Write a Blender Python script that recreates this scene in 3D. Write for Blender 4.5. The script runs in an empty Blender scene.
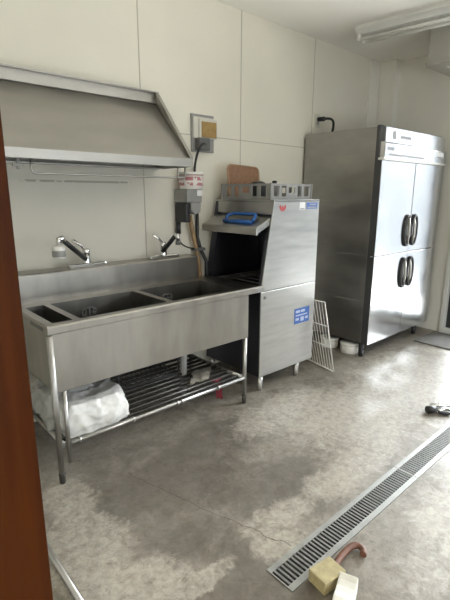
import bpy, bmesh, math, random
from mathutils import Vector, Matrix, noise

random.seed(4)
S = bpy.context.scene
COL = S.collection

# ---------------------------------------------------------------- camera
YAW, PITCH, ROLL = 0.731515, 0.235010, 0.002885
CAM = Vector((0, 0, 1.4))
fw = Vector((math.sin(YAW) * math.cos(PITCH), math.cos(YAW) * math.cos(PITCH), -math.sin(PITCH)))
rt = Vector((math.cos(YAW), -math.sin(YAW), 0))
up = rt.cross(fw)
rt, up = math.cos(ROLL) * rt + math.sin(ROLL) * up, math.cos(ROLL) * up - math.sin(ROLL) * rt
cd = bpy.data.cameras.new('camera')
cd.sensor_fit = 'HORIZONTAL'
cd.sensor_width = 36
cd.lens = 440.49 / 450 * 36
cd.clip_start = 0.02
cam = bpy.data.objects.new('camera', cd)
cam.matrix_world = Matrix(((rt.x, up.x, -fw.x, CAM.x), (rt.y, up.y, -fw.y, CAM.y), (rt.z, up.z, -fw.z, CAM.z), (0, 0, 0, 1)))
COL.objects.link(cam)
S.camera = cam

# ---------------------------------------------------------------- world, light, exposure
w = bpy.data.worlds.new('overcast_sky')
S.world = w
w.use_nodes = True
wn = w.node_tree
bg = wn.nodes['Background']
bg.inputs[0].default_value = (0.93, 0.97, 1.0, 1)
# hazy bright sky, a band of buildings and hedges round the horizon, sunlit paving below
_tc = wn.nodes.new('ShaderNodeTexCoord')
_sp = wn.nodes.new('ShaderNodeSeparateXYZ')
wn.links.new(_tc.outputs['Generated'], _sp.inputs[0])


def _ramp(sock, stops, interp='EASE'):
    r = wn.nodes.new('ShaderNodeValToRGB')
    r.color_ramp.interpolation = interp
    e = r.color_ramp.elements
    e[0].position, e[0].color = stops[0][0], (*stops[0][1], 1)
    e[1].position, e[1].color = stops[-1][0], (*stops[-1][1], 1)
    for p, c in stops[1:-1]:
        x = e.new(p)
        x.color = (*c, 1)
    wn.links.new(sock, r.inputs[0])
    return r.outputs[0]


_h = wn.nodes.new('ShaderNodeMapRange')     # height of the view direction, -1..1 to 0..1
_h.inputs[1].default_value = -1
_h.inputs[2].default_value = 1
wn.links.new(_sp.outputs['Z'], _h.inputs[0])
GR, BD, SK = (1.0, 0.96, 0.89), (0.026, 0.0275, 0.0295), (0.95, 0.97, 1.0)
_col = _ramp(_h.outputs[0], [(0.0, GR), (0.32, GR), (0.40, BD), (0.575, BD), (0.64, SK), (1.0, SK)], 'LINEAR')
_nz = wn.nodes.new('ShaderNodeTexNoise')
_nz.inputs['Scale'].default_value = 7.0
_nz.inputs['Detail'].default_value = 3.0
wn.links.new(_tc.outputs['Generated'], _nz.inputs['Vector'])
_w = wn.nodes.new('ShaderNodeMapRange')      # horizon brightness shaped to lift the fridge doors' reflections
_w.interpolation_type = 'SMOOTHSTEP'
_w.inputs[1].default_value = 0.44
_w.inputs[2].default_value = 0.62
_w.inputs[3].default_value = 2.1
_w.inputs[4].default_value = 0.75
_pat = _ramp(_nz.outputs['Fac'], [(0.35, (0.55, 0.55, 0.55)), (0.65, (1.35, 1.35, 1.35))])
_mx = wn.nodes.new('ShaderNodeMixRGB')
_mx.blend_type = 'MULTIPLY'
_mx.inputs[0].default_value = 1
# pale glow added low towards -y so the right window gives fill light
_s = wn.nodes.new('ShaderNodeMapRange')
_s.interpolation_type = 'SMOOTHSTEP'
_s.inputs[1].default_value = 0.72
_s.inputs[2].default_value = 0.92
_ng = wn.nodes.new('ShaderNodeMath')
_ng.operation = 'MULTIPLY'
_ng.inputs[1].default_value = -1
wn.links.new(_sp.outputs['Y'], _ng.inputs[0])
wn.links.new(_ng.outputs[0], _s.inputs[0])
_m2 = wn.nodes.new('ShaderNodeMixRGB')
wn.links.new(_s.outputs[0], _m2.inputs[0])
wn.links.new(_col, _m2.inputs[1])
_m2.inputs[2].default_value = (0.215, 0.22, 0.225, 1)
wn.links.new(_m2.outputs[0], _mx.inputs[1])
wn.links.new(_pat, _mx.inputs[2])
wn.links.new(_ng.outputs[0], _w.inputs[0])
# only inside the horizon band
_bell = _ramp(_h.outputs[0], [(0.33, (0, 0, 0)), (0.40, (1, 1, 1)), (0.575, (1, 1, 1)), (0.63, (0, 0, 0))], 'LINEAR')
_m3 = wn.nodes.new('ShaderNodeMixRGB')
_m3.blend_type = 'MULTIPLY'
wn.links.new(_bell, _m3.inputs[0])
wn.links.new(_mx.outputs[0], _m3.inputs[1])
wn.links.new(_w.outputs[0], _m3.inputs[2])
wn.links.new(_m3.outputs[0], bg.inputs[0])
bg.inputs[1].default_value = 14.0
S.view_settings.view_transform = 'Standard'
S.view_settings.look = 'None'
S.view_settings.gamma = 1
S.view_settings.use_curve_mapping = False
S.view_settings.exposure = 0.90
S.cycles.use_denoising = True
S.cycles.max_bounces = 14
S.cycles.diffuse_bounces = 8
S.cycles.glossy_bounces = 6
S.cycles.transparent_max_bounces = 12
S.cycles.sample_clamp_indirect = 6
S.cycles.caustics_reflective = False
S.cycles.caustics_refractive = False
S.cycles.blur_glossy = 1.0
S.cycles.use_adaptive_sampling = False
S.cycles.use_guiding = True
S.cycles.guiding_training_samples = 48
S.cycles.use_surface_guiding = True


def portal(name, loc, direction, sx, sy):
    l = bpy.data.lights.new(name, 'AREA')
    l.shape = 'RECTANGLE'
    l.size, l.size_y = sx, sy
    l.cycles.is_portal = True
    o = bpy.data.objects.new(name, l)
    o.location = loc
    o.rotation_euler = Vector(direction).to_track_quat('-Z', 'Z').to_euler()
    COL.objects.link(o)


portal('daylight_glass_door', (4.9, -0.03, 1.2), (-1, 0, 0), 3.8, 2.4)
portal('fill_window_daylight', (2.3, -2.35, 1.125), (0, 1, 0), 2.8, 1.65)  # portal of the unseen window added for fill light

# ---------------------------------------------------------------- mesh helper


class MB:
    def __init__(self):
        self.bm = bmesh.new()

    def face(self, vs, smooth=False):
        try:
            f = self.bm.faces.new(vs)
            f.smooth = smooth
            return f
        except ValueError:
            return None

    def poly(self, pts):
        self.face([self.bm.verts.new(p) for p in pts])
        return self

    def box(self, x0, x1, y0, y1, z0, z1, m=None):
        P = [(x0, y0, z0), (x1, y0, z0), (x1, y1, z0), (x0, y1, z0), (x0, y0, z1), (x1, y0, z1), (x1, y1, z1), (x0, y1, z1)]
        if m is not None:
            P = [m @ Vector(p) for p in P]
        v = [self.bm.verts.new(p) for p in P]
        for q in ((0, 3, 2, 1), (4, 5, 6, 7), (0, 1, 5, 4), (1, 2, 6, 5), (2, 3, 7, 6), (3, 0, 4, 7)):
            self.face([v[i] for i in q])
        return self

    def prism(self, poly, a, b, axis='y'):
        # poly: 2D points; axis y: (x,z); axis x: (y,z); axis z: (x,y)
        def mk(p, t):
            return {'y': (p[0], t, p[1]), 'x': (t, p[0], p[1]), 'z': (p[0], p[1], t)}[axis]
        A = [self.bm.verts.new(mk(p, a)) for p in poly]
        B = [self.bm.verts.new(mk(p, b)) for p in poly]
        n = len(poly)
        self.face(A)
        self.face(B[::-1])
        for i in range(n):
            self.face([A[i], B[i], B[(i + 1) % n], A[(i + 1) % n]])
        return self

    def tube(self, pts, r, seg=10, caps=True):
        pts = [Vector(p) for p in pts]
        rs = r if isinstance(r, (list, tuple)) else [r] * len(pts)
        rings = []
        ref = None
        for i, p in enumerate(pts):
            a = pts[max(i - 1, 0)]
            b = pts[min(i + 1, len(pts) - 1)]
            t = (b - a).normalized()
            if ref is None:
                ref = Vector((0, 0, 1)) if abs(t.z) < 0.9 else Vector((1, 0, 0))
            u = t.cross(ref).normalized()
            v = u.cross(t).normalized()
            ref = v
            rings.append([self.bm.verts.new(p + (u * math.cos(k * 2 * math.pi / seg) + v * math.sin(k * 2 * math.pi / seg)) * rs[i]) for k in range(seg)])
        for A, B in zip(rings, rings[1:]):
            for k in range(seg):
                self.face([A[k], A[(k + 1) % seg], B[(k + 1) % seg], B[k]], True)
        if caps:
            self.face(rings[0][::-1])
            self.face(rings[-1])
        return self

    def cyl(self, p, q, r, seg=14):
        return self.tube([p, q], r, seg)

    def lathe(self, prof, c, seg=32, smooth=True):
        rings = []
        for (r, z) in prof:
            if r < 1e-6:
                rings.append([self.bm.verts.new((c[0], c[1], c[2] + z))])
            else:
                rings.append([self.bm.verts.new((c[0] + r * math.cos(k * 2 * math.pi / seg), c[1] + r * math.sin(k * 2 * math.pi / seg), c[2] + z)) for k in range(seg)])
        for A, B in zip(rings, rings[1:]):
            for k in range(seg):
                k2 = (k + 1) % seg
                if len(A) == 1 and len(B) == 1:
                    continue
                if len(A) == 1:
                    self.face([A[0], B[k2], B[k]], smooth)
                elif len(B) == 1:
                    self.face([A[k], A[k2], B[0]], smooth)
                else:
                    self.face([A[k], A[k2], B[k2], B[k]], smooth)
        return self

    def build(self, name, mat, parent=None, bevel=0, seg=2, origin=None):
        bm = self.bm
        bmesh.ops.recalc_face_normals(bm, faces=bm.faces)
        off = Vector((0, 0, 0))
        if parent is not None:
            p = parent
            while p is not None:
                off += Vector(p.location)
                p = p.parent
        elif origin is not None:
            off = Vector(origin)
        elif origin is None:
            xs = [v.co for v in bm.verts]
            off = Vector(((min(v.x for v in xs) + max(v.x for v in xs)) / 2, (min(v.y for v in xs) + max(v.y for v in xs)) / 2, min(v.z for v in xs)))
        bmesh.ops.translate(bm, verts=bm.verts, vec=-off)
        me = bpy.data.meshes.new(name)
        bm.to_mesh(me)
        bm.free()
        me.materials.append(mat)
        o = bpy.data.objects.new(name, me)
        COL.objects.link(o)
        if parent is not None:
            o.parent = parent
        else:
            o.location = off
        if bevel:
            b = o.modifiers.new('edge', 'BEVEL')
            b.width = bevel
            b.segments = seg
            b.limit_method = 'ANGLE'
            b.angle_limit = math.radians(40)
            b.harden_normals = False
        return o


def thing(name, label, cat, loc, group=None):
    o = bpy.data.objects.new(name, None)
    o.empty_display_size = 0.1
    o.location = loc
    COL.objects.link(o)
    o['label'] = label
    o['category'] = cat
    if group:
        o['group'] = group
    return o


def tag(o, label, cat, group=None):
    o['label'] = label
    o['category'] = cat
    if group:
        o['group'] = group
    return o


def struct(o):
    o['kind'] = 'structure'
    return o


def copy_thing(root, loc, label):
    r = root.copy()
    COL.objects.link(r)
    r.location = loc
    r['label'] = label
    for ch in list(root.children):
        c = ch.copy()
        COL.objects.link(c)
        c.parent = r
        for g in list(ch.children):
            d = g.copy()
            COL.objects.link(d)
            d.parent = c
    return r


def arc(c, r, a0, a1, n, u, v):
    c, u, v = Vector(c), Vector(u), Vector(v)
    return [c + u * (r * math.cos(a0 + (a1 - a0) * i / n)) + v * (r * math.sin(a0 + (a1 - a0) * i / n)) for i in range(n + 1)]


def bez(p0, p1, p2, p3, n=14):
    p0, p1, p2, p3 = map(Vector, (p0, p1, p2, p3))
    return [p0 * (1 - t) ** 3 + p1 * 3 * t * (1 - t) ** 2 + p2 * 3 * t * t * (1 - t) + p3 * t ** 3 for t in [i / n for i in range(n + 1)]]


# ---------------------------------------------------------------- materials


def mat(name, col, rough=0.5, metal=0.0, var=0.0, scale=6.0, stretch=(1, 1, 1), bump=0.0, rvar=0.0, spec=0.5, detail=5.0, col2=None, sheen=0):
    m = bpy.data.materials.new(name)
    m.use_nodes = True
    n, l = m.node_tree.nodes, m.node_tree.links
    b = n['Principled BSDF']
    b.inputs['Base Color'].default_value = (*col, 1)
    b.inputs['Roughness'].default_value = rough
    b.inputs['Metallic'].default_value = metal
    b.inputs['Specular IOR Level'].default_value = spec
    if var or bump or rvar or col2:
        tc = n.new('ShaderNodeTexCoord')
        mp = n.new('ShaderNodeMapping')
        mp.inputs['Scale'].default_value = stretch
        l.new(tc.outputs['Object'], mp.inputs[0])
        nz = n.new('ShaderNodeTexNoise')
        nz.inputs['Scale'].default_value = scale
        nz.inputs['Detail'].default_value = detail
        l.new(mp.outputs[0], nz.inputs['Vector'])
        if var or col2:
            cr = n.new('ShaderNodeValToRGB')
            cr.color_ramp.elements[0].position = 0.3
            cr.color_ramp.elements[1].position = 0.7
            c2 = col2 if col2 else tuple(c * (1 - var) for c in col)
            cr.color_ramp.elements[0].color = (*c2, 1)
            cr.color_ramp.elements[1].color = (*col, 1)
            l.new(nz.outputs['Fac'], cr.inputs[0])
            l.new(cr.outputs[0], b.inputs['Base Color'])
        if rvar:
            mr = n.new('ShaderNodeMapRange')
            mr.inputs[1].default_value = 0.3
            mr.inputs[2].default_value = 0.7
            mr.inputs[3].default_value = rough - rvar
            mr.inputs[4].default_value = rough + rvar
            l.new(nz.outputs['Fac'], mr.inputs[0])
            l.new(mr.outputs[0], b.inputs['Roughness'])
        if bump:
            bp = n.new('ShaderNodeBump')
            bp.inputs['Strength'].default_value = bump
            bp.inputs['Distance'].default_value = 0.01
            l.new(nz.outputs['Fac'], bp.inputs['Height'])
            l.new(bp.outputs[0], b.inputs['Normal'])
    return m


STEEL = mat('brushed_steel', (0.50, 0.492, 0.468), 0.32, 1.0, var=0.14, scale=5, stretch=(1, 1, 7), rvar=0.04, detail=8)
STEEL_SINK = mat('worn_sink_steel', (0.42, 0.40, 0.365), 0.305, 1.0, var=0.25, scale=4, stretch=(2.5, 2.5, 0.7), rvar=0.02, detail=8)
STEEL_BASIN = mat('shaded_basin_steel', (0.27, 0.26, 0.24), 0.36, 1.0, var=0.3, scale=6, stretch=(1.5, 1.5, 0.6), rvar=0.06, detail=8)  # sink steel darkened to put the shade inside the basins into the colour
STEEL_HOOD = mat('dull_hood_steel', (0.50, 0.485, 0.455), 0.42, 1.0, var=0.14, scale=3, stretch=(1, 3, 3), rvar=0.07, detail=8)
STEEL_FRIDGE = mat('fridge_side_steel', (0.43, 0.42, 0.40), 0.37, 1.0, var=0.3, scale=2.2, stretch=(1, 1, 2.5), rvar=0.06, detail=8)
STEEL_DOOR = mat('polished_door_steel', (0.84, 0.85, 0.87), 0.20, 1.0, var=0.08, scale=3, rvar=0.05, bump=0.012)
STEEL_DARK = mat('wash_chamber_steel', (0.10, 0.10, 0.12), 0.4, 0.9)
STEEL_TUBE = mat('steel_tube', (0.46, 0.45, 0.43), 0.34, 1.0, var=0.1, scale=20)
SLAT = mat('shelf_tube_steel', (0.10, 0.097, 0.09), 0.42, 1.0, var=0.2, scale=10)  # tube steel darkened for grime and, painted in, the shade under the tank
GALV = mat('grate_steel', (0.36, 0.36, 0.34), 0.5, 0.7, var=0.2, scale=30, rvar=0.1)
GRATE_BAR = mat('grate_bar_steel', (0.21, 0.21, 0.20), 0.55, 0.6, var=0.25, scale=40)
CHROME = mat('chrome', (0.78, 0.78, 0.78), 0.10, 1.0)
BLACK = mat('black_plastic', (0.018, 0.018, 0.02), 0.38)
BLACKW = mat('black_wire_coating', (0.02, 0.02, 0.02), 0.45)
GASKET = mat('dark_grey_door_edge', (0.05, 0.05, 0.053), 0.45)
WHITE = mat('white_plastic', (0.80, 0.79, 0.76), 0.4, var=0.05, scale=12)
WHITEW = mat('white_wire_coating', (0.78, 0.77, 0.74), 0.35)
OFFW = mat('offwhite_enamel', (0.72, 0.72, 0.70), 0.4, var=0.04, scale=6)
GREYP = mat('grey_plastic', (0.30, 0.30, 0.295), 0.5, var=0.12, scale=12)
GREYD = mat('dark_grey_plastic', (0.13, 0.13, 0.13), 0.5, var=0.12, scale=12)
RACKG = mat('grey_rack_plastic', (0.24, 0.24, 0.235), 0.55, var=0.12, scale=12)
BLUE = mat('blue_plastic', (0.02, 0.11, 0.38), 0.4, var=0.1, scale=30)
BLUEL = mat('blue_label', (0.05, 0.13, 0.42), 0.5)
RED = mat('red_print', (0.45, 0.06, 0.06), 0.5)
REDRAG = mat('red_cloth', (0.42, 0.06, 0.085), 0.9, var=0.3, scale=40)
RAG = mat('pale_cloth', (0.45, 0.42, 0.36), 0.9, var=0.25, scale=40)
PIPEG = mat('grey_drain_plastic', (0.36, 0.36, 0.35), 0.5)
TAN = mat('tan_pipe', (0.36, 0.24, 0.13), 0.5, var=0.2, scale=20)
BROWN = mat('brown_tray', (0.30, 0.175, 0.105), 0.6, col2=(0.22, 0.12, 0.07), scale=60)
BROWNR = mat('brown_tray_rim', (0.36, 0.22, 0.13), 0.55)
HOSE = mat('brown_hose', (0.17, 0.07, 0.042), 0.5, var=0.3, scale=40)
YELLOW = mat('yellow_foam', (0.42, 0.36, 0.20), 0.85, var=0.25, scale=50, bump=0.2)
FOAM = mat('white_foam', (0.72, 0.70, 0.64), 0.7, var=0.12, scale=30, bump=0.1)
CARD = mat('tan_card', (0.40, 0.26, 0.095), 0.7, var=0.3, scale=30)
CLEARP = mat('pale_panel', (0.62, 0.60, 0.54), 0.4)
MAT = mat('grey_floor_mat', (0.20, 0.19, 0.18), 0.95, var=0.25, scale=80, bump=0.4)
LABELW = mat('white_label', (0.75, 0.75, 0.75), 0.5)
LABELG = mat('grey_print', (0.28, 0.29, 0.31), 0.5)
CAULK = mat('panel_joint', (0.42, 0.40, 0.34), 0.6)
FRAME = mat('dark_aluminium', (0.05, 0.052, 0.055), 0.4, 0.6)
EXT = mat('outside_concrete', (0.68, 0.67, 0.65), 0.9, var=0.2, scale=2)
CEIL = mat('ceiling_paint', (0.90, 0.885, 0.84), 0.6, var=0.03, scale=1.5)
FARW = mat('far_wall_paint', (0.76, 0.745, 0.69), 0.6, var=0.03, scale=1.5)

# plastic bag
BAG = mat('white_plastic_film', (0.72, 0.72, 0.70), 0.25, var=0.22, scale=9)
BAG.node_tree.nodes['Principled BSDF'].inputs['Subsurface Weight'].default_value = 0.0


def film_mat():
    m = bpy.data.materials.new('clear_plastic_film')
    m.use_nodes = True
    n, l = m.node_tree.nodes, m.node_tree.links
    b = n['Principled BSDF']
    b.inputs['Base Color'].default_value = (0.6, 0.6, 0.58, 1)
    b.inputs['Roughness'].default_value = 0.22
    tr = n.new('ShaderNodeBsdfTransparent')
    mx = n.new('ShaderNodeMixShader')
    mx.inputs[0].default_value = 0.5
    l.new(tr.outputs[0], mx.inputs[1])
    l.new(b.outputs[0], mx.inputs[2])
    l.new(mx.outputs[0], n['Material Output'].inputs[0])
    return m


FILM = film_mat()


def glass_mat():
    m = bpy.data.materials.new('window_glass')
    m.use_nodes = True
    n, l = m.node_tree.nodes, m.node_tree.links
    n.remove(n['Principled BSDF'])
    tr = n.new('ShaderNodeBsdfTransparent')
    tr.inputs[0].default_value = (0.94, 0.96, 0.96, 1)
    gl = n.new('ShaderNodeBsdfGlossy')
    gl.inputs['Roughness'].default_value = 0.02
    fr = n.new('ShaderNodeFresnel')
    fr.inputs[0].default_value = 1.45
    mx = n.new('ShaderNodeMixShader')
    l.new(fr.outputs[0], mx.inputs[0])
    l.new(tr.outputs[0], mx.inputs[1])
    l.new(gl.outputs[0], mx.inputs[2])
    l.new(mx.outputs[0], n['Material Output'].inputs[0])
    return m


GLASS = glass_mat()


def wood_mat():
    m = bpy.data.materials.new('varnished_brown_wood')
    m.use_nodes = True
    n, l = m.node_tree.nodes, m.node_tree.links
    b = n['Principled BSDF']
    b.inputs['Roughness'].default_value = 0.5
    b.inputs['Specular IOR Level'].default_value = 0.12
    tc = n.new('ShaderNodeTexCoord')
    mp = n.new('ShaderNodeMapping')
    mp.inputs['Scale'].default_value = (14, 14, 1.1)
    l.new(tc.outputs['Object'], mp.inputs[0])
    nz = n.new('ShaderNodeTexNoise')
    nz.inputs['Scale'].default_value = 2.2
    nz.inputs['Detail'].default_value = 7
    nz.inputs['Distortion'].default_value = 1.0
    l.new(mp.outputs[0], nz.inputs['Vector'])
    cr = n.new('ShaderNodeValToRGB')
    e = cr.color_ramp.elements
    e[0].position, e[0].color = 0.3, (0.028, 0.0062, 0.0003, 1)
    e[1].position, e[1].color = 0.72, (0.052, 0.0125, 0.0008, 1)
    l.new(nz.outputs['Fac'], cr.inputs[0])
    l.new(cr.outputs[0], b.inputs['Base Color'])
    return m


WOOD = wood_mat()


def wall_mat():
    m = bpy.data.materials.new('cream_wall_panel')
    m.use_nodes = True
    n, l = m.node_tree.nodes, m.node_tree.links
    b = n['Principled BSDF']
    b.inputs['Roughness'].default_value = 0.45
    b.inputs['Specular IOR Level'].default_value = 0.35
    tc = n.new('ShaderNodeTexCoord')
    nz = n.new('ShaderNodeTexNoise')
    nz.inputs['Scale'].default_value = 1.6
    nz.inputs['Detail'].default_value = 4
    l.new(tc.outputs['Object'], nz.inputs['Vector'])
    cr = n.new('ShaderNodeValToRGB')
    cr.color_ramp.elements[0].position = 0.3
    cr.color_ramp.elements[0].color = (0.72, 0.695, 0.615, 1)
    cr.color_ramp.elements[1].position = 0.7
    cr.color_ramp.elements[1].color = (0.78, 0.755, 0.67, 1)
    l.new(nz.outputs['Fac'], cr.inputs[0])
    # a broken dark scuff line behind the hood rail
    sx = n.new('ShaderNodeSeparateXYZ')
    l.new(tc.outputs['Object'], sx.inputs[0])

    def mth(op, a, bb=None, c=None):
        x = n.new('ShaderNodeMath')
        x.operation = op
        for i, v in enumerate((a, bb, c)):
            if v is None:
                continue
            if isinstance(v, (int, float)):
                x.inputs[i].default_value = v
            else:
                l.new(v, x.inputs[i])
        return x.outputs[0]
    z = mth('ABSOLUTE', mth('SUBTRACT', sx.outputs['Z'], 1.475))
    band = mth('LESS_THAN', z, 0.006)
    inx = mth('MULTIPLY', mth('GREATER_THAN', sx.outputs['X'], 0.85), mth('LESS_THAN', sx.outputs['X'], 1.56))
    n2 = n.new('ShaderNodeTexNoise')
    n2.inputs['Scale'].default_value = 14
    n2.inputs['Detail'].default_value = 6
    l.new(tc.outputs['Object'], n2.inputs['Vector'])
    nb = mth('GREATER_THAN', n2.outputs['Fac'], 0.43)
    msk = mth('MULTIPLY', mth('MULTIPLY', band, inx), mth('MULTIPLY', nb, 0.55))
    mx = n.new('ShaderNodeMixRGB')
    l.new(msk, mx.inputs[0])
    l.new(cr.outputs[0], mx.inputs[1])
    mx.inputs[2].default_value = (0.2, 0.17, 0.12, 1)
    l.new(mx.outputs[0], b.inputs['Base Color'])
    return m


WALL = wall_mat()


def floor_mat():
    m = bpy.data.materials.new('worn_concrete')
    m.use_nodes = True
    n, l = m.node_tree.nodes, m.node_tree.links
    b = n['Principled BSDF']
    tc = n.new('ShaderNodeTexCoord')

    def noise_n(scale, detail=6, dist=0.0, rough=0.6):
        x = n.new('ShaderNodeTexNoise')
        x.inputs['Scale'].default_value = scale
        x.inputs['Detail'].default_value = detail
        x.inputs['Distortion'].default_value = dist
        x.inputs['Roughness'].default_value = rough
        l.new(tc.outputs['Object'], x.inputs['Vector'])
        return x.outputs['Fac']

    def ramp(f, a, ca, bb, cb):
        r = n.new('ShaderNodeValToRGB')
        e = r.color_ramp.elements
        e[0].position, e[0].color = a, ca
        e[1].position, e[1].color = bb, cb
        l.new(f, r.inputs[0])
        return r.outputs[0]

    def mix(f, a, c):
        x = n.new('ShaderNodeMixRGB')
        l.new(f, x.inputs[0])
        for i, v in ((1, a), (2, c)):
            if isinstance(v, tuple):
                x.inputs[i].default_value = v
            else:
                l.new(v, x.inputs[i])
        return x.outputs[0]
    def mth(op, a, bb=None):
        x = n.new('ShaderNodeMath')
        x.operation = op
        for i, v in enumerate((a, bb)):
            if v is None:
                continue
            if isinstance(v, (int, float)):
                x.inputs[i].default_value = v
            else:
                l.new(v, x.inputs[i])
        return x.outputs[0]

    def patch(cx, cy, rx, ry):
        # 1 in the middle of a stain, falling to 0 at its edge
        mp = n.new('ShaderNodeMapping')
        mp.vector_type = 'POINT'
        mp.inputs['Location'].default_value = (-cx / rx, -cy / ry, 0)
        mp.inputs['Scale'].default_value = (1 / rx, 1 / ry, 0)
        l.new(tc.outputs['Object'], mp.inputs[0])
        ln = n.new('ShaderNodeVectorMath')
        ln.operation = 'LENGTH'
        l.new(mp.outputs[0], ln.inputs[0])
        return mth('MAXIMUM', mth('SUBTRACT', 1.0, ln.outputs['Value']), 0.0)

    def many(ps):
        o = patch(*ps[0])
        for p in ps[1:]:
            o = mth('MAXIMUM', o, patch(*p))
        return o
    base = ramp(noise_n(1.5, 9, 0.7, 0.62), 0.34, (0.125, 0.105, 0.082, 1), 0.66, (0.235, 0.207, 0.170, 1))
    fine = ramp(noise_n(13, 10, 0.4, 0.78), 0.40, (0, 0, 0, 1), 0.64, (0.75, 0.75, 0.75, 1))
    c1 = mix(fine, base, (0.33, 0.305, 0.265, 1))
    speck = ramp(noise_n(34, 8, 0.3, 0.75), 0.54, (0, 0, 0, 1), 0.66, (0.6, 0.6, 0.6, 1))
    c1 = mix(speck, c1, (0.10, 0.083, 0.064, 1))
    # damp dark stains, mostly in front of the sink
    dkp = mth('ADD', mth('MULTIPLY', many([(1.15, 1.62, 0.85, 0.6), (1.0, 0.95, 0.5, 0.4), (0.95, 1.25, 0.35, 0.4), (1.5, 1.75, 0.7, 0.35), (1.45, 1.25, 0.5, 0.35)]), 0.42), noise_n(3.0, 9, 0.9, 0.66))
    dk = ramp(dkp, 0.53, (0, 0, 0, 1), 0.78, (0.56, 0.56, 0.56, 1))
    c2 = mix(dk, c1, (0.06, 0.051, 0.042, 1))
    # pale scrapes and lime marks
    plp = mth('ADD', mth('MULTIPLY', many([(0.58, 1.50, 0.26, 0.42), (0.66, 1.17, 0.25, 0.22), (0.66, 1.85, 0.18, 0.3), (0.86, 1.06, 0.22, 0.07), (1.19, 1.0, 0.17, 0.16), (1.32, 1.1, 0.3, 0.12), (2.5, 1.40, 1.0, 0.5), (2.1, 1.75, 0.7, 0.25), (1.9, 1.08, 0.7, 0.16), (2.2, 0.5, 1.0, 0.35), (3.4, 1.3, 1.2, 0.9)]), 0.42), mth('ADD', mth('MULTIPLY', noise_n(4.8, 12, 0.7, 0.74), 0.6), mth('MULTIPLY', noise_n(17, 10, 1.0, 0.72), 0.4)))
    pl = ramp(plp, 0.60, (0, 0, 0, 1), 0.70, (0.66, 0.66, 0.66, 1))
    grit = ramp(noise_n(30, 10, 0.6, 0.75), 0.40, (0.35, 0.35, 0.35, 1), 0.60, (1, 1, 1, 1))
    pl = mth('MULTIPLY', pl, grit)
    c3 = mix(pl, c2, (0.48, 0.44, 0.375, 1))
    sp2 = ramp(noise_n(24, 9, 0.8, 0.75), 0.53, (0, 0, 0, 1), 0.66, (0.6, 0.6, 0.6, 1))
    c3 = mix(sp2, c3, (0.115, 0.097, 0.075, 1))
    # a hairline crack wandering in front of the sink
    sx = n.new('ShaderNodeSeparateXYZ')
    l.new(tc.outputs['Object'], sx.inputs[0])
    # line through (0.97,1.80) and (1.11,1.32)
    dln = mth('SUBTRACT', mth('ADD', mth('MULTIPLY', sx.outputs['X'], 0.96), mth('MULTIPLY', sx.outputs['Y'], 0.28)), 1.435)
    wob = mth('MULTIPLY', mth('SUBTRACT', noise_n(5, 5), 0.5), 0.09)
    crack = mth('LESS_THAN', mth('ABSOLUTE', mth('ADD', dln, wob)), 0.0022)
    rng = mth('MULTIPLY', mth('GREATER_THAN', sx.outputs['Y'], 0.95), mth('LESS_THAN', sx.outputs['Y'], 1.83))
    c3 = mix(mth('MULTIPLY', mth('MULTIPLY', crack, rng), 0.75), c3, (0.05, 0.04, 0.03, 1))
    l.new(c3, b.inputs['Base Color'])
    mr = n.new('ShaderNodeMapRange')
    mr.inputs[1].default_value = 0.3
    mr.inputs[2].default_value = 0.7
    mr.inputs[3].default_value = 0.30
    mr.inputs[4].default_value = 0.56
    l.new(noise_n(3.4, 8, 0.8), mr.inputs[0])
    l.new(mr.outputs[0], b.inputs['Roughness'])
    bp = n.new('ShaderNodeBump')
    bp.inputs['Strength'].default_value = 0.25
    bp.inputs['Distance'].default_value = 0.006
    l.new(noise_n(26, 8, 0.2, 0.7), bp.inputs['Height'])
    l.new(bp.outputs[0], b.inputs['Normal'])
    return m


FLOOR = floor_mat()


def print_mat():
    # white drum with rows of red print (illegible in the photo)
    m = bpy.data.materials.new('printed_drum')
    m.use_nodes = True
    n, l = m.node_tree.nodes, m.node_tree.links
    b = n['Principled BSDF']
    b.inputs['Roughness'].default_value = 0.4
    tc = n.new('ShaderNodeTexCoord')
    sp = n.new('ShaderNodeSeparateXYZ')
    l.new(tc.outputs['Object'], sp.inputs[0])

    def mth(op, a, bb=None):
        x = n.new('ShaderNodeMath')
        x.operation = op
        for i, v in enumerate((a, bb)):
            if v is None:
                continue
            if isinstance(v, (int, float)):
                x.inputs[i].default_value = v
            else:
                l.new(v, x.inputs[i])
        return x.outputs[0]
    nz = n.new('ShaderNodeTexNoise')
    nz.inputs['Scale'].default_value = 42
    nz.inputs['Detail'].default_value = 2
    mp = n.new('ShaderNodeMapping')
    mp.inputs['Scale'].default_value = (1, 1, 0.5)
    l.new(tc.outputs['Object'], mp.inputs[0])
    l.new(mp.outputs[0], nz.inputs['Vector'])
    ink = mth('GREATER_THAN', nz.outputs['Fac'], 0.44)

    def row(z, h):
        return mth('LESS_THAN', mth('ABSOLUTE', mth('SUBTRACT', sp.outputs['Z'], z)), h)
    solid = row(0.098, 0.004)
    txt = mth('MULTIPLY', ink, mth('MAXIMUM', row(0.072, 0.012), row(0.036, 0.010)))
    f = mth('MULTIPLY', mth('MAXIMUM', solid, txt), 0.8)
    mx = n.new('ShaderNodeMixRGB')
    l.new(f, mx.inputs[0])
    mx.inputs[1].default_value = (0.72, 0.68, 0.66, 1)
    mx.inputs[2].default_value = (0.38, 0.06, 0.09, 1)
    l.new(mx.outputs[0], b.inputs['Base Color'])
    return m


PRINT = print_mat()

# ================================================================= SETTING
X0, X1, Y0, Y1, ZC = 0.17, 4.66, -2.2, 2.68, 2.74
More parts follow.
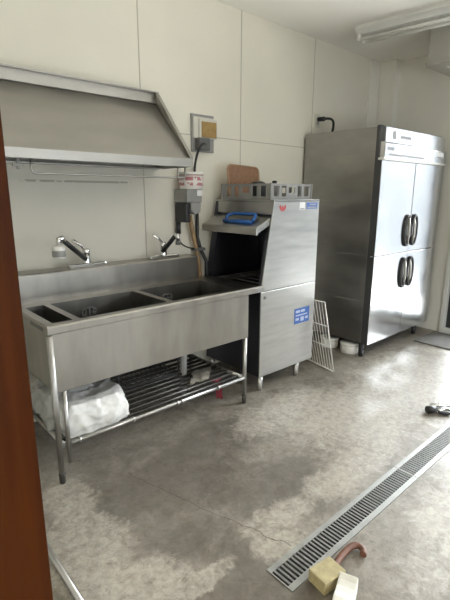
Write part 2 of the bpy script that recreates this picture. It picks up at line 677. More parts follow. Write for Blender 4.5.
# trench under the drain grates
TX0, TX1, TY0, TY1, TD = 1.055, 4.10, 0.805, 0.935, 0.09
m = MB()
FX0, FX1, FY0, FY1 = -1.6, 4.72, -2.35, 2.8
m.poly([(FX0, FY0, 0), (FX1, FY0, 0), (FX1, TY0, 0), (FX0, TY0, 0)])
m.poly([(FX0, TY1, 0), (FX1, TY1, 0), (FX1, FY1, 0), (FX0, FY1, 0)])
m.poly([(FX0, TY0, 0), (TX0, TY0, 0), (TX0, TY1, 0), (FX0, TY1, 0)])
m.poly([(TX1, TY0, 0), (FX1, TY0, 0), (FX1, TY1, 0), (TX1, TY1, 0)])
m.poly([(TX0, TY0, 0), (TX1, TY0, 0), (TX1, TY0, -TD), (TX0, TY0, -TD)])
m.poly([(TX0, TY1, 0), (TX1, TY1, 0), (TX1, TY1, -TD), (TX0, TY1, -TD)])
m.poly([(TX0, TY0, 0), (TX0, TY1, 0), (TX0, TY1, -TD), (TX0, TY0, -TD)])
m.poly([(TX1, TY0, 0), (TX1, TY1, 0), (TX1, TY1, -TD), (TX1, TY0, -TD)])
m.poly([(TX0, TY0, -TD), (TX1, TY0, -TD), (TX1, TY1, -TD), (TX0, TY1, -TD)])
struct(m.build('floor', FLOOR, origin=(0, 0, 0)))
struct(MB().box(-1.7, X1 + 0.3, Y0 - 0.2, Y1 + 0.15, ZC, ZC + 0.12).build('ceiling', CEIL))
struct(MB().box(X0 - 0.12, X1 + 0.3, Y1, Y1 + 0.12, 0, ZC).build('wall_back', WALL, origin=(0, 0, 0)))
# left wall with the doorway the camera looks through
m = MB()
m.box(0.05, X0, 0.74, Y1, 0, ZC).box(0.05, X0, Y0, -0.45, 0, ZC).box(0.05, X0, -0.45, 0.74, 2.14, ZC)
struct(m.build('wall_left', WALL, origin=(0, 0, 0)))
m = MB()
m.box(0.02, 0.207, 0.70, 0.74, 0, 2.14).box(0.02, 0.2, -0.45, -0.41, 0, 2.14).box(0.02, 0.2, -0.41, 0.70, 2.10, 2.14)
struct(m.build('door_1', WOOD, bevel=0.002, origin=(0, 0, 0)))
# lobby behind the camera
m = MB()
m.box(-1.7, -1.6, Y0, Y1, 0, ZC).box(-1.6, 0.05, 2.2, 2.3, 0, ZC)
struct(m.build('wall_lobby', WALL, origin=(0, 0, 0)))
# far wall with the glass door
DY0, DY1, DZ = -1.9, 1.80, 2.3
m = MB()
m.box(X1, X1 + 0.12, DY1, Y1, 0, ZC).box(X1, X1 + 0.12, Y0, DY0, 0, ZC).box(X1, X1 + 0.12, DY0, DY1, DZ, ZC)
struct(m.build('wall_far', FARW, origin=(0, 0, 0)))
struct(MB().box(4.563, X1, 2.49, Y1, 0, ZC).build('wall_column', FARW, bevel=0.003))
m = MB()
WX0, WX1, WZ0, WZ1 = 0.9, 3.7, 0.3, 1.95  # unseen window, added to bring fill light from the right
m.box(X0, WX0, Y0 - 0.12, Y0, 0, ZC).box(WX1, X1 + 0.12, Y0 - 0.12, Y0, 0, ZC).box(WX0, WX1, Y0 - 0.12, Y0, WZ1, ZC).box(WX0, WX1, Y0 - 0.12, Y0, 0, WZ0)
struct(m.build('wall_right', mat('grey_side_wall', (0.22, 0.215, 0.20), 0.7), origin=(0, 0, 0)))
m = MB()
for k_ in range(3):
    x = WX0 + k_ * (WX1 - WX0 - 0.05) / 2
    m.box(x, x + 0.05, Y0 - 0.08, Y0 - 0.03, WZ0, WZ1)
m.box(WX0, WX1, Y0 - 0.08, Y0 - 0.03, WZ0, WZ0 + 0.05).box(WX0, WX1, Y0 - 0.08, Y0 - 0.03, WZ1 - 0.05, WZ1)
w1 = struct(m.build('fill_window_1', FRAME))
MB().box(WX0 + 0.02, WX1 - 0.02, Y0 - 0.058, Y0 - 0.054, WZ0 + 0.03, WZ1 - 0.03).build('pane', GLASS, w1)
struct(MB().box(X1 + 0.12, 6.2, -2.4, 2.4, -0.2, -0.03).build('ground', EXT))
# glass door: white outer frame, dark sashes, panes
m = MB()
m.box(X1 - 0.02, X1 + 0.13, DY1 - 0.045, DY1, 0.0, DZ).box(X1 - 0.02, X1 + 0.13, DY0, DY0 + 0.045, 0, DZ)
m.box(X1 - 0.02, X1 + 0.13, DY0 + 0.045, DY1 - 0.045, DZ - 0.045, DZ).box(X1 - 0.02, X1 + 0.13, DY0 + 0.045, DY1 - 0.045, 0, 0.05)
d2 = struct(m.build('door_2', OFFW, bevel=0.003, origin=(X1, 0.7, 0)))
ya, yb = DY0 + 0.045, DY1 - 0.045
mid = (ya + yb) / 2
for i, (a, b2, xo) in enumerate(((mid - 0.03, yb, 0.03), (ya, mid + 0.03, 0.075))):
    m = MB()
    x = X1 + xo
    m.box(x, x + 0.04, a, a + 0.06, 0.05, DZ - 0.045).box(x, x + 0.04, b2 - 0.06, b2, 0.05, DZ - 0.045)
    m.box(x, x + 0.04, a + 0.06, b2 - 0.06, 0.05, 0.13).box(x, x + 0.04, a + 0.06, b2 - 0.06, DZ - 0.105, DZ - 0.045)
    s = m.build('sash', FRAME, d2, bevel=0.002)
    MB().box(x + 0.018, x + 0.022, a + 0.06, b2 - 0.06, 0.13, DZ - 0.105).build('pane', GLASS, s)
# trims: vertical joints and the horizontal joint of the wall panels, corner cover strip
k = 1
for x in (0.755, 1.66, 2.565, 3.47):
    struct(MB().box(x - 0.003, x + 0.003, Y1 - 0.0015, Y1, 0, ZC).build('trim_%d' % k, CAULK))
    k += 1
struct(MB().box(1.66, 4.36, Y1 - 0.0014, Y1, 1.817, 1.822).build('trim_%d' % k, CAULK)); k += 1
struct(MB().box(4.37, 4.555, Y1 - 0.02, Y1, 0, ZC).build('trim_%d' % k, FARW, bevel=0.003)); k += 1

# ================================================================= SINK
SX0, SX1, SF, SB = 0.69, 2.125, 1.98, 2.665
TX = 1.985          # right end of the tank
ZR = 0.80
sink = thing('sink', 'long three-basin stainless steel commercial sink with pipe undershelf along the cream wall', 'sink', (1.4, 2.3, 0))
holes = [(0.735, 0.835, 2.05, 2.44, 0.28), (0.872, 1.395, 2.05, 2.44, 0.30), (1.437, 1.945, 2.05, 2.44, 0.30)]
# top deck with holes
m = MB()
ys = [SF + 0.02, 2.05, 2.44, 2.53]
m.poly([(SX0, ys[0], ZR), (SX1, ys[0], ZR), (SX1, ys[1], ZR), (SX0, ys[1], ZR)])
m.poly([(SX0, ys[2], ZR), (SX1, ys[2], ZR), (SX1, ys[3], ZR), (SX0, ys[3], ZR)])
xs = [SX0]
for h in holes:
    xs += [h[0], h[1]]
xs.append(SX1)
for i in range(0, len(xs), 2):
    m.poly([(xs[i], ys[1], ZR), (xs[i + 1], ys[1], ZR), (xs[i + 1], ys[2], ZR), (xs[i], ys[2], ZR)])
bmesh.ops.remove_doubles(m.bm, verts=m.bm.verts, dist=1e-5)
# rolled front rim and the end rims
m.prism([(SF, ZR - 0.035), (SF - 0.008, ZR - 0.03), (SF - 0.008, ZR), (SF - 0.002, ZR + 0.008), (SF + 0.022, ZR + 0.008), (SF + 0.03, ZR - 0.002), (SF + 0.01, ZR - 0.035)], SX0 - 0.008, SX1, 'x')
m.prism([(SX0, ZR - 0.035), (SX0 - 0.008, ZR - 0.03), (SX0 - 0.008, ZR), (SX0 - 0.002, ZR + 0.008), (SX0 + 0.016, ZR + 0.008), (SX0 + 0.022, ZR - 0.002), (SX0 + 0.01, ZR - 0.035)], SF + 0.025, 2.53, 'y')
m.build('rim', STEEL_SINK, sink)
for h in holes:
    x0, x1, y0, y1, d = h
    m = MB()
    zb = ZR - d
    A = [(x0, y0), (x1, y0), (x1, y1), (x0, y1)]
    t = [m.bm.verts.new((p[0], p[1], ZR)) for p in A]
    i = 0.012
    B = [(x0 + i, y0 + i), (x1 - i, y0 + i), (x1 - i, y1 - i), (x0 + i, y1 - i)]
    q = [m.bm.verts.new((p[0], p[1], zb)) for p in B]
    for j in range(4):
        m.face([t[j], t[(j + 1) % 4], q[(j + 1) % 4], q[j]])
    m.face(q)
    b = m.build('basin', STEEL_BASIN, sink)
    if x1 - x0 > 0.2:
        cx = x0 + (x1 - x0) * 0.42
        g = MB()
        g.tube(arc((cx, y1 - 0.010, ZR - 0.085), 0.045, 0, 2 * math.pi, 20, (1, 0, 0), (0, 0, 0.62)), 0.007, 6, caps=False)
        for a in (-0.025, 0, 0.025):
            g.box(cx + a - 0.005, cx + a + 0.005, y1 - 0.020, y1 - 0.008, ZR - 0.11, ZR - 0.06)
        g.box(cx - 0.042, cx + 0.042, y1 - 0.016, y1 - 0.008, ZR - 0.089, ZR - 0.081)
        g.build('overflow_guard', GREYD, b)
        g = MB().lathe([(0.0, 0.004), (0.03, 0.004), (0.045, 0.002), (0.048, 0)], (cx + 0.03, (y0 + y1) / 2, zb + 0.001), 20)
        g.build('drain', CHROME, b)
# tank skin
m = MB()
za, zb = ZR - 0.03, 0.475
m.box(SX0 + 0.005, TX, SF, SF + 0.006, zb, za)
m.box(SX0 + 0.005, SX0 + 0.011, SF + 0.006, 2.53, zb, za).box(TX - 0.006, TX, SF + 0.006, 2.53, zb, za).box(SX0 + 0.011, TX - 0.006, 2.524, 2.53, zb, za)
m.poly([(SX0 + 0.005, SF, zb), (TX, SF, zb), (TX, 2.53, zb), (SX0 + 0.005, 2.53, zb)])
m.build('apron', STEEL_SINK, sink, bevel=0.002)
m = MB()
m.prism([(2.53, ZR - 0.01), (2.53, 0.956), (2.536, 0.965), (SB, 0.965), (SB, 0.70), (2.54, 0.70)], SX0, 2.0, 'x')
m.build('backsplash', STEEL_SINK, sink, bevel=0.004)
for (x, y) in ((SX0 - 0.004, SF - 0.010), (TX - 0.014, SF + 0.016), (SX0 + 0.03, 2.58), (TX - 0.025, 2.58)):
    m = MB()
    ztop = ZR - 0.034 if x < 1 and y < 2.2 else (0.70 if y > 2.5 else 0.48)
    m.cyl((x, y, 0.05), (x, y, ztop), 0.0145)
    lg = m.build('leg', STEEL_TUBE, sink)
    MB().lathe([(0.0, 0.0), (0.014, 0.0), (0.0155, 0.01), (0.0165, 0.055), (0.014, 0.06)], (x, y, 0), 14).build('foot', SLAT, lg)
MB().cyl((SX0 + 0.046, SF + 0.002, 0.09), (SX0 + 0.046, SF + 0.002, 0.475), 0.0115).build('support_tube', STEEL_TUBE, sink)
# undershelf
m = MB()
m.cyl((SX0 + 0.03, SF + 0.012, 0.187), (TX - 0.025, SF + 0.012, 0.187), 0.013)
for x in (0.79, 1.10, 1.40, 1.43, 1.72):
    m.cyl((x, SF + 0.012, 0.187), (x + 0.012, SF + 0.012, 0.187), 0.0185)
m.build('front_rail', STEEL_TUBE, sink)
for x in (SX0 + 0.025, TX - 0.025):
    MB().cyl((x, SF + 0.01, 0.187), (x, 2.58, 0.187), 0.0125).build('side_rail', STEEL_TUBE, sink)
MB().cyl((SX0 + 0.03, 2.58, 0.187), (TX - 0.025, 2.58, 0.187), 0.0125).build('back_rail', SLAT, sink)
m = MB()
for j in range(9):
    y = 2.045 + j * 0.057
    m.cyl((SX0 + 0.025, y, 0.187), (TX - 0.025, y, 0.187), 0.0105, 10)
m.build('shelf_slats', SLAT, sink)
for x in (1.12, 1.70):
    MB().tube([(x, 2.32, 0.475), (x, 2.32, 0.30), (x + 0.01, 2.34, 0.1), (x + 0.02, 2.37, 0.0)], 0.024, 12).build('drain_pipe', PIPEG, sink)
MB().box(2.055, 2.105, SF - 0.010, SF - 0.008, ZR - 0.024, ZR - 0.008).build('maker_plate', LABELG, sink)
MB().box(SX0 - 0.010, SX0 - 0.008, 2.03, 2.20, ZR - 0.026, ZR - 0.008).build('side_plate', GREYD, sink)

# things on and under the sink


def bag_mesh(x0, x1, y0, y1, z0, z1, n, amp, seed, top=0.75, rnd=0.22):
    bm = bmesh.new()
    bmesh.ops.create_cube(bm, size=1)
    bmesh.ops.subdivide_edges(bm, edges=bm.edges[:], cuts=n, use_grid_fill=True)
    for v in bm.verts:
        p = v.co.copy()
        p = p.lerp(p.normalized() * 0.62, rnd)
        k = 1 - (1 - top) * max(0, p.z + 0.2)
        P = Vector(((x0 + x1) / 2 + p.x * (x1 - x0) * k, (y0 + y1) / 2 + p.y * (y1 - y0) * k, (z0 + z1) / 2 + p.z * (z1 - z0)))
        sd = Vector((seed, seed * 0.7, 0))
        d = noise.noise(P * 6 + sd)
        r = (1 - abs(noise.noise(P * 11 + sd * 2))) ** 3 * 0.8 + (1 - abs(noise.noise(P * 24 + sd * 3))) ** 4 * 0.35
        P += p.normalized() * (d * amp + (r - 0.6) * amp * 0.55)
        P.z = max(P.z, z0)
        v.co = P
    for f in bm.faces:
        f.smooth = True
    mm = MB()
    mm.bm.free()
    mm.bm = bm
    return mm


bag = thing('plastic_bag', 'crumpled white plastic bag lying on the left end of the sink undershelf', 'bag', (0.90, 2.14, 0.2))
bag_mesh(0.745, 1.085, 2.0, 2.34, 0.199, 0.365, 30, 0.03, 3.0, 0.88).build('bag_body', BAG, bag)
bag_mesh(0.705, 1.02, 2.16, 2.48, 0.199, 0.41, 24, 0.05, 8.0, 0.7).build('loose_film', FILM, bag)

rack = thing('wire_rack', 'black wire rack standing on the undershelf below the sink tank', 'rack', (1.42, 2.40, 0.2))
rx0, rx1, ry0, ry1, rz = 1.17, 1.62, 2.27, 2.49, 0.197
for (x, y) in ((rx0, ry0), (rx1, ry0), (rx0, ry1), (rx1, ry1)):
    MB().cyl((x, y, rz), (x, y, 0.44), 0.007, 8).build('post', BLACKW, rack)
for z in (0.235, 0.40):
    m = MB()
    m.tube([(rx0, ry0, z), (rx1, ry0, z), (rx1, ry1, z), (rx0, ry1, z), (rx0, ry0, z)], 0.005, 6)
    for j in range(1, 12):
        x = rx0 + (rx1 - rx0) * j / 12
        m.cyl((x, ry0, z), (x, ry1, z), 0.0028, 6)
    for j in range(1, 4):
        y = ry0 + (ry1 - ry0) * j / 4
        m.cyl((rx0, y, z), (rx1, y, z), 0.0028, 6)
    m.build('wire_shelf', BLACKW, rack)


def cloth(pts, wid, seed, amp, n=9, th=0.006):
    # draped strip following pts, wid along x
    bm = bmesh.new()
    rows = []
    for i, p in enumerate(pts):
        row = []
        for j in range(n):
            u = j / (n - 1) - 0.5
            P = Vector(p) + Vector((u * wid, 0, 0))
            d = noise.noise(P * 22 + Vector((seed, 0, 0))) * amp
            row.append(bm.verts.new(P + Vector((d * 0.6, d, abs(d)))))
        rows.append(row)
    for A, B in zip(rows, rows[1:]):
        for j in range(n - 1):
            f = bm.faces.new([A[j], A[j + 1], B[j + 1], B[j]])
            f.smooth = True
    r = bmesh.ops.solidify(bm, geom=bm.faces[:], thickness=th)
    mm = MB()
    mm.bm.free()
    mm.bm = bm
    return mm


tag(cloth(bez((1.73, 2.00 + 0.03, 0.205), (1.77, 2.04, 0.225), (1.80, 2.075, 0.2), (1.83, 2.09, 0.03), 14), 0.055, 2.0, 0.02).build('rag', REDRAG),
    'red rag hanging through the undershelf pipes near the right sink leg', 'rag')
tag(cloth(bez((1.66, 2.10, 0.203), (1.72, 2.13, 0.24), (1.76, 2.17, 0.23), (1.78, 2.26, 0.203), 12), 0.16, 6.0, 0.03).build('rag', RAG),
    'pale crumpled rag lying on the right half of the sink undershelf', 'rag')


def faucet(x, label, spout, head=True):
    z = 0.965
    y = 2.575
    t = thing('faucet', label, 'faucet', (x, y, z), 'mixer faucets on the sink backsplash')
    m = MB()
    m.box(x - 0.12, x + 0.12, y - 0.028, y + 0.028, z, z + 0.026)
    m.build('base_plate', CHROME, t, bevel=0.009, seg=3)
    MB().lathe([(0.026, 0.0), (0.024, 0.02), (0.022, 0.055), (0.024, 0.06), (0.024, 0.075), (0.017, 0.088), (0.0, 0.092)], (x, y, z + 0.025), 20).build('body', CHROME, t)
    lv = MB()
    lv.tube([(x, y, z + 0.10), (x - 0.03, y + 0.005, z + 0.135), (x - 0.075, y + 0.01, z + 0.165)], [0.011, 0.009, 0.012], 8)
    lv.build('lever', CHROME, t)
    S0 = Vector((x - 0.01, y - 0.01, z + 0.05))
    sp = Vector(spout)
    return t, S0, sp


f1, S0, sp = faucet(1.165, 'chrome mixer faucet with black spout and spray head above the left basins', (0.945, 2.38, 1.160))
m = MB()
m.tube([S0, S0.lerp(sp, 0.5), S0.lerp(sp, 0.93)], [0.016, 0.015, 0.014], 10)
m.build('spout', BLACK, f1)
m = MB()
m.tube([S0.lerp(sp, 0.92), sp + Vector((0, 0, 0.008)), sp + Vector((-0.02, -0.008, 0.003)), sp + Vector((-0.026, -0.01, -0.03))], [0.014, 0.015, 0.015, 0.014], 10)
m.build('spout_tip', CHROME, f1)
hc = sp + Vector((-0.026, -0.01, -0.098))
hd = MB().lathe([(0.0, 0.0), (0.031, 0.0), (0.034, 0.004), (0.034, 0.060), (0.028, 0.066), (0.016, 0.070), (0.0, 0.074)], hc, 20).build('spray_head', WHITE, f1)
MB().lathe([(0.0342, 0.008), (0.0352, 0.010), (0.0352, 0.040), (0.0342, 0.042)], hc, 20).build('grey_band', GREYP, hd)
f2, S0, sp = faucet(1.73, 'chrome mixer faucet at the right basin beside the soap dispenser', (1.735, 2.42, 1.14))
m = MB()
m.tube([S0, S0.lerp(sp, 0.55), S0.lerp(sp, 0.97)], [0.016, 0.015, 0.014], 10)
m.build('spout', BLACK, f2)
MB().tube([S0.lerp(sp, 0.95), sp + Vector((0.0, -0.01, 0.0)), sp + Vector((0.0, -0.016, -0.04))], [0.015, 0.015, 0.015], 10).build('spout_tip', CHROME, f2)
MB().lathe([(0.0, 0.0), (0.017, 0.0), (0.018, 0.012), (0.014, 0.03)], sp + Vector((0.0, -0.016, -0.066)), 14).build('aerator', GREYD, f2)

# ================================================================= HOOD
HX0, HX1 = 0.42, 1.76
hood = thing('exhaust_hood', 'sloping stainless steel exhaust hood fixed on the wall above the sink', 'exhaust hood', (1.1, 2.5, 1.566))
m = MB()
m.prism([(2.275, 1.612), (2.665, 1.985), (2.668, 1.978), (2.28, 1.604)], HX0 + 0.004, HX1 - 0.004, 'x')
m.build('sloped_panel', STEEL_HOOD, hood)
m = MB()
m.prism([(2.262, 1.566), (2.262, 1.612), (2.268, 1.620), (2.285, 1.620), (2.285, 1.612), (2.268, 1.610), (2.268, 1.572), (2.30, 1.572), (2.30, 1.566)], HX0, HX1, 'x')
m.build('front_fascia', STEEL_HOOD, hood, bevel=0.0015)
m = MB()
m.box(HX0, HX1, 2.645, 2.68, 1.985, 2.052)
m.box(HX0, HX1, 2.615, 2.645, 2.044, 2.052)
m.build('top_band', STEEL_HOOD, hood, bevel=0.002)
for x in (HX0 - 0.004, HX1):
    m = MB()
    m.prism([(2.262, 1.566), (2.262, 1.620), (2.628, 2.052), (2.68, 2.052), (2.68, 1.566)], x, x + 0.004, 'x')
    m.prism([(2.262, 1.614), (2.262, 1.620), (2.628, 2.052), (2.632, 2.046)], x - 0.018 if x > 1 else x, x + 0.004 if x > 1 else x + 0.022, 'x')
    m.build('side_panel', STEEL_HOOD, hood, bevel=0.001)
m = MB()
m.box(HX0, HX1, 2.60, 2.68, 1.566, 1.572)
m.build('rear_gutter', STEEL_HOOD, hood)
rail = thing('utensil_rail', 'thin steel utensil rail hanging from the underside of the exhaust hood', 'rail', (1.25, 2.30, 1.50))
zr = 1.500
m = MB()
m.tube([(0.790, 2.30, 1.566)] + arc((0.812, 2.30, zr + 0.02), 0.02, math.pi, 1.5 * math.pi, 5, (1, 0, 0), (0, 0, 1)) + [(1.715, 2.30, zr), (1.726, 2.30, zr + 0.01), (1.726, 2.30, 1.566)], 0.0055, 8)
m.build('bar', STEEL_TUBE, rail)
MB().cyl((1.672, 2.30, 1.497), (1.672, 2.30, 1.566), 0.0045, 8).build('hanger_rod', STEEL_TUBE, rail)
MB().box(0.725, 0.737, 2.295, 2.305, 1.515, 1.566).box(0.705, 0.757, 2.293, 2.307, 1.530, 1.540).build('clip', GREYP, rail)

# ================================================================= WALL FITTINGS
ob = thing('switch_box', 'grey metal electrical switch box on the wall right of the exhaust hood', 'electrical box', (2.17, 2.66, 1.70))
MB().box(2.065, 2.275, 2.665, 2.68, 1.705, 1.965).build('back_plate', GREYP, ob, bevel=0.003)
MB().box(2.075, 2.272, 2.655, 2.665, 1.80, 1.945).build('cover', CLEARP, ob, bevel=0.003)
MB().box(2.095, 2.20, 2.615, 2.665, 1.715, 1.80).build('socket', GREYD, ob, bevel=0.006)
card = thing('card_holder', 'small tan card in a clear holder on the grey switch box', 'card holder', (2.2, 2.645, 1.81))
MB().box(2.12, 2.29, 2.646, 2.653, 1.80, 1.935).build('holder', CLEARP, card, bevel=0.002)
MB().box(2.143, 2.280, 2.640, 2.646, 1.808, 1.915).build('card', CARD, card)
tag(MB().tube(bez((2.15, 2.61, 1.755), (2.09, 2.57, 1.77), (2.060, 2.60, 1.72), (2.082, 2.655, 1.60), 12) + [Vector((2.086, 2.668, 1.50)), Vector((2.088, 2.670, 1.39))], 0.009, 8).build('power_cable', BLACK),
    'thick black cable dropping from the switch box behind the printed drum', 'cable')
disp = thing('soap_dispenser', 'grey wall-mounted detergent dispenser holding the printed drum', 'dispenser', (1.97, 2.6, 1.26))
m = MB()
m.box(1.905, 2.04, 2.52, 2.68, 1.345, 1.435)
m.build('shelf_housing', GREYP, disp, bevel=0.006)
m = MB()
m.prism([(1.945, 1.345), (2.038, 1.345), (2.03, 1.275), (1.98, 1.258), (1.945, 1.29)], 2.525, 2.68, 'y')
m.build('funnel', GREYP, disp, bevel=0.008)
MB().box(1.907, 1.943, 2.535, 2.675, 1.205, 1.343).build('pump_unit', BLACK, disp, bevel=0.008)
MB().cyl((1.915, 2.645, 1.12), (1.915, 2.645, 1.21), 0.018).build('cable_plug', BLACK, disp)
MB().tube(bez((1.915, 2.645, 1.13), (1.90, 2.64, 1.02), (1.99, 2.62, 1.02), (2.08, 2.635, 0.99), 14), 0.0055, 6).build('cable', BLACK, disp)
drum = thing('detergent_drum', 'white plastic drum with red print standing on the detergent dispenser', 'drum', (1.995, 2.588, 1.435))
MB().lathe([(0.0, 0.0), (0.082, 0.0), (0.085, 0.004), (0.087, 0.108), (0.0, 0.108)], (1.995, 2.588, 1.435), 32).build('drum_body', PRINT, drum)
MB().lathe([(0.090, 0.100), (0.0915, 0.103), (0.0915, 0.114), (0.087, 0.118), (0.0, 0.118)], (1.995, 2.588, 1.435), 32).build('drum_lid', WHITE, drum)
MB().box(1.99, 2.035, 2.515, 2.520, 1.39, 1.43).build('label_sticker', LABELW, disp)
tag(MB().tube([(2.015, 2.635, 1.252), (2.03, 2.635, 1.16), (2.065, 2.635, 1.02), (2.10, 2.635, 0.86), (2.115, 2.635, 0.6), (2.115, 2.635, 0.3)], 0.017, 10).build('supply_pipe', TAN),
    'tan water pipe running down from the detergent dispenser behind the sink end', 'pipe')
tag(MB().tube([(2.105, 2.664, 1.36), (2.105, 2.664, 1.08), (2.125, 2.65, 0.99), (2.147, 2.61, 0.90), (2.148, 2.61, 0.30)], 0.014, 10).build('black_hose', BLACK),
    'black hose beside the tan pipe at the left rear corner of the dishwasher', 'hose')
tag(MB().box(2.05, 2.14, 2.61, 2.676, 0.985, 1.005).build('pipe_clamp', GREYD), 'dark clamp joining the tan pipe and the black hose', 'clamp')

out = thing('wall_outlet', 'pale wall outlet above the left back corner of the refrigerator', 'outlet', (3.55, 2.67, 2.01))
MB().box(3.50, 3.575, 2.668, 2.68, 2.01, 2.125).build('cover_plate', CLEARP, out, bevel=0.003)
MB().box(3.525, 3.555, 2.664, 2.668, 2.03, 2.055).build('socket', GREYP, out)
# ================================================================= DISHWASHER
DX0, DX1, DF, DB = 2.165, 2.775, 2.04, 2.645
dw = thing('dishwasher', 'tall stainless steel door-type commercial dishwasher at the right end of the sink', 'dishwasher', (2.47, 2.35, 0))
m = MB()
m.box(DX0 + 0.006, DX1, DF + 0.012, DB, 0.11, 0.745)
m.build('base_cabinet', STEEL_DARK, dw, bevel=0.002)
m = MB()
m.box(DX0, DX1, DF, DF + 0.012, 0.112, 0.742)
m.build('lower_front_panel', STEEL, dw, bevel=0.003)
xs_t = 2.278
m = MB()
m.prism([(DX0 + 0.002, 0.747), (DX1, 0.747), (DX1, 1.362), (xs_t, 1.362)], DF, DF + 0.012, 'y')
m.build('upper_front_panel', STEEL, dw, bevel=0.003)
# wash chamber: floor, back, right wall, roof, left jamb at the rear
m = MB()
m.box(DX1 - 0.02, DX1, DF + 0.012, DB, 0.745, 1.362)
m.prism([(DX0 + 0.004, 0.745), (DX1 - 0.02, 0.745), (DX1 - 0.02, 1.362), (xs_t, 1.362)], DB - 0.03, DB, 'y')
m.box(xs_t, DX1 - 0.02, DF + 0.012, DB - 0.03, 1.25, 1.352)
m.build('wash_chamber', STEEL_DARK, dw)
for (ya, yb) in ((DB - 0.065, DB - 0.03), (DF + 0.012, DF + 0.035)):
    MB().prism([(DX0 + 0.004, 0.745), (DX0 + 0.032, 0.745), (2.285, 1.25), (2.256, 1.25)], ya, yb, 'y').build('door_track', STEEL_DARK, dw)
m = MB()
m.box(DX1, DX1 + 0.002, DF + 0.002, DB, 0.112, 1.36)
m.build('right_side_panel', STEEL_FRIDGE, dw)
m = MB()
m.prism([(xs_t - 0.006, 1.268), (xs_t, 1.352), (xs_t + 0.012, 1.352), (xs_t + 0.006, 1.268)], DF + 0.012, DB, 'y')
m.build('upper_side_panel', STEEL, dw, bevel=0.002)
MB().box(xs_t - 0.004, DX1, DF, DB, 1.352, 1.366).build('top_panel', STEEL, dw, bevel=0.002)
# lifted door
m = MB()
m.prism([(2.272, 1.255), (2.13, 1.188), (2.122, 1.180), (2.122, 1.135), (2.134, 1.135), (2.145, 1.15), (2.262, 1.20), (2.275, 1.235)], DF + 0.015, DB - 0.02, 'y')
door = m.build('lifted_door', STEEL, dw, bevel=0.004)
m = MB()


def onflap(t, y, h=0.0):      # t from hinge(0) to lip(1)
    return Vector((2.272 - 0.142 * t - 0.43 * h, y, 1.255 - 0.067 * t + 0.9 * h))


y0, y1 = 2.15, 2.42
loop = [onflap(0.62, y0, 0.008), onflap(0.42, y0 - 0.005, 0.028), onflap(0.2, y0 + 0.02, 0.028), onflap(0.2, y1 - 0.02, 0.028), onflap(0.42, y1 + 0.005, 0.028), onflap(0.62, y1, 0.008)]
m.tube(loop, 0.012, 8)
m.tube([onflap(0.72, y0 - 0.005, 0.010), onflap(0.72, y1 + 0.005, 0.010)], 0.014, 8)
m.build('door_handle', BLUE, door)
m = MB()
m.box(DX0 + 0.03, DX1 - 0.03, DF + 0.05, DF + 0.062, 0.745, 0.775).box(DX0 + 0.03, DX1 - 0.03, DB - 0.085, DB - 0.073, 0.745, 0.775)
for j in range(6):
    x = DX0 + 0.05 + j * 0.1
    m.cyl((x, DF + 0.056, 0.765), (x, DB - 0.08, 0.765), 0.005, 6)
m.build('rack_guide', GREYD, dw)
for (x, y) in ((DX0 + 0.035, DF + 0.03), (DX1 - 0.16, DF + 0.03), (DX0 + 0.035, DB - 0.04), (DX1 - 0.06, DB - 0.04)):
    MB().tube([(x, y, 0.0), (x, y, 0.02), (x, y, 0.112)], [0.017, 0.02, 0.024], 12).build('leg', STEEL_TUBE, dw)
yf = DF - 0.0015
# emblem and labels (writing too small to read in the photo)
m = MB()
em = []
for a in range(17):
    t = math.pi + math.pi * a / 16
    em.append((2.362 + 0.034 * math.cos(t), 1.322 + 0.034 * math.sin(t)))
em += [(2.388, 1.334), (2.372, 1.312), (2.362, 1.33), (2.352, 1.312), (2.336, 1.334)]
m.prism(em, yf, DF, 'y')
m.build('red_emblem', RED, dw)
lb = MB().box(2.545, 2.605, yf, DF, 1.295, 1.348).build('label_sticker', LABELW, dw)
MB().box(2.552, 2.598, yf - 0.0005, yf, 1.298, 1.306).build('print_line', LABELG, lb)
lb = MB().box(2.625, 2.752, yf, DF, 1.300, 1.345).build('label_sticker', BLUEL, dw)
MB().box(2.66, 2.735, yf - 0.0005, yf, 1.326, 1.336).box(2.635, 2.74, yf - 0.0005, yf, 1.306, 1.316).build('print_line', LABELG, lb)
lb = MB().box(2.535, 2.715, yf, DF, 0.440, 0.560).build('label_sticker', BLUEL, dw)
m = MB()
for (a, b2, c, d) in ((2.55, 2.60, 0.525, 0.545), (2.61, 2.66, 0.525, 0.545), (2.55, 2.69, 0.500, 0.510), (2.55, 2.59, 0.465, 0.485), (2.61, 2.65, 0.455, 0.488), (2.665, 2.70, 0.465, 0.485)):
    m.box(a, b2, yf - 0.0005, yf, c, d)
m.build('print_line', mat('pale_print', (0.45, 0.52, 0.68), 0.5), lb)
MB().cyl((2.205, DF, 0.70), (2.205, DF - 0.008, 0.70), 0.012, 12).build('latch_knob', GREYP, dw)

# ---- dish rack on top
dr = thing('dish_rack', 'grey plastic dish rack with square openings on top of the dishwasher', 'rack', (2.53, 2.34, 1.366))
R0, R1, Q0, Q1, Z0, Z1 = 2.287, 2.73, 2.085, 2.585, 1.367, 1.475


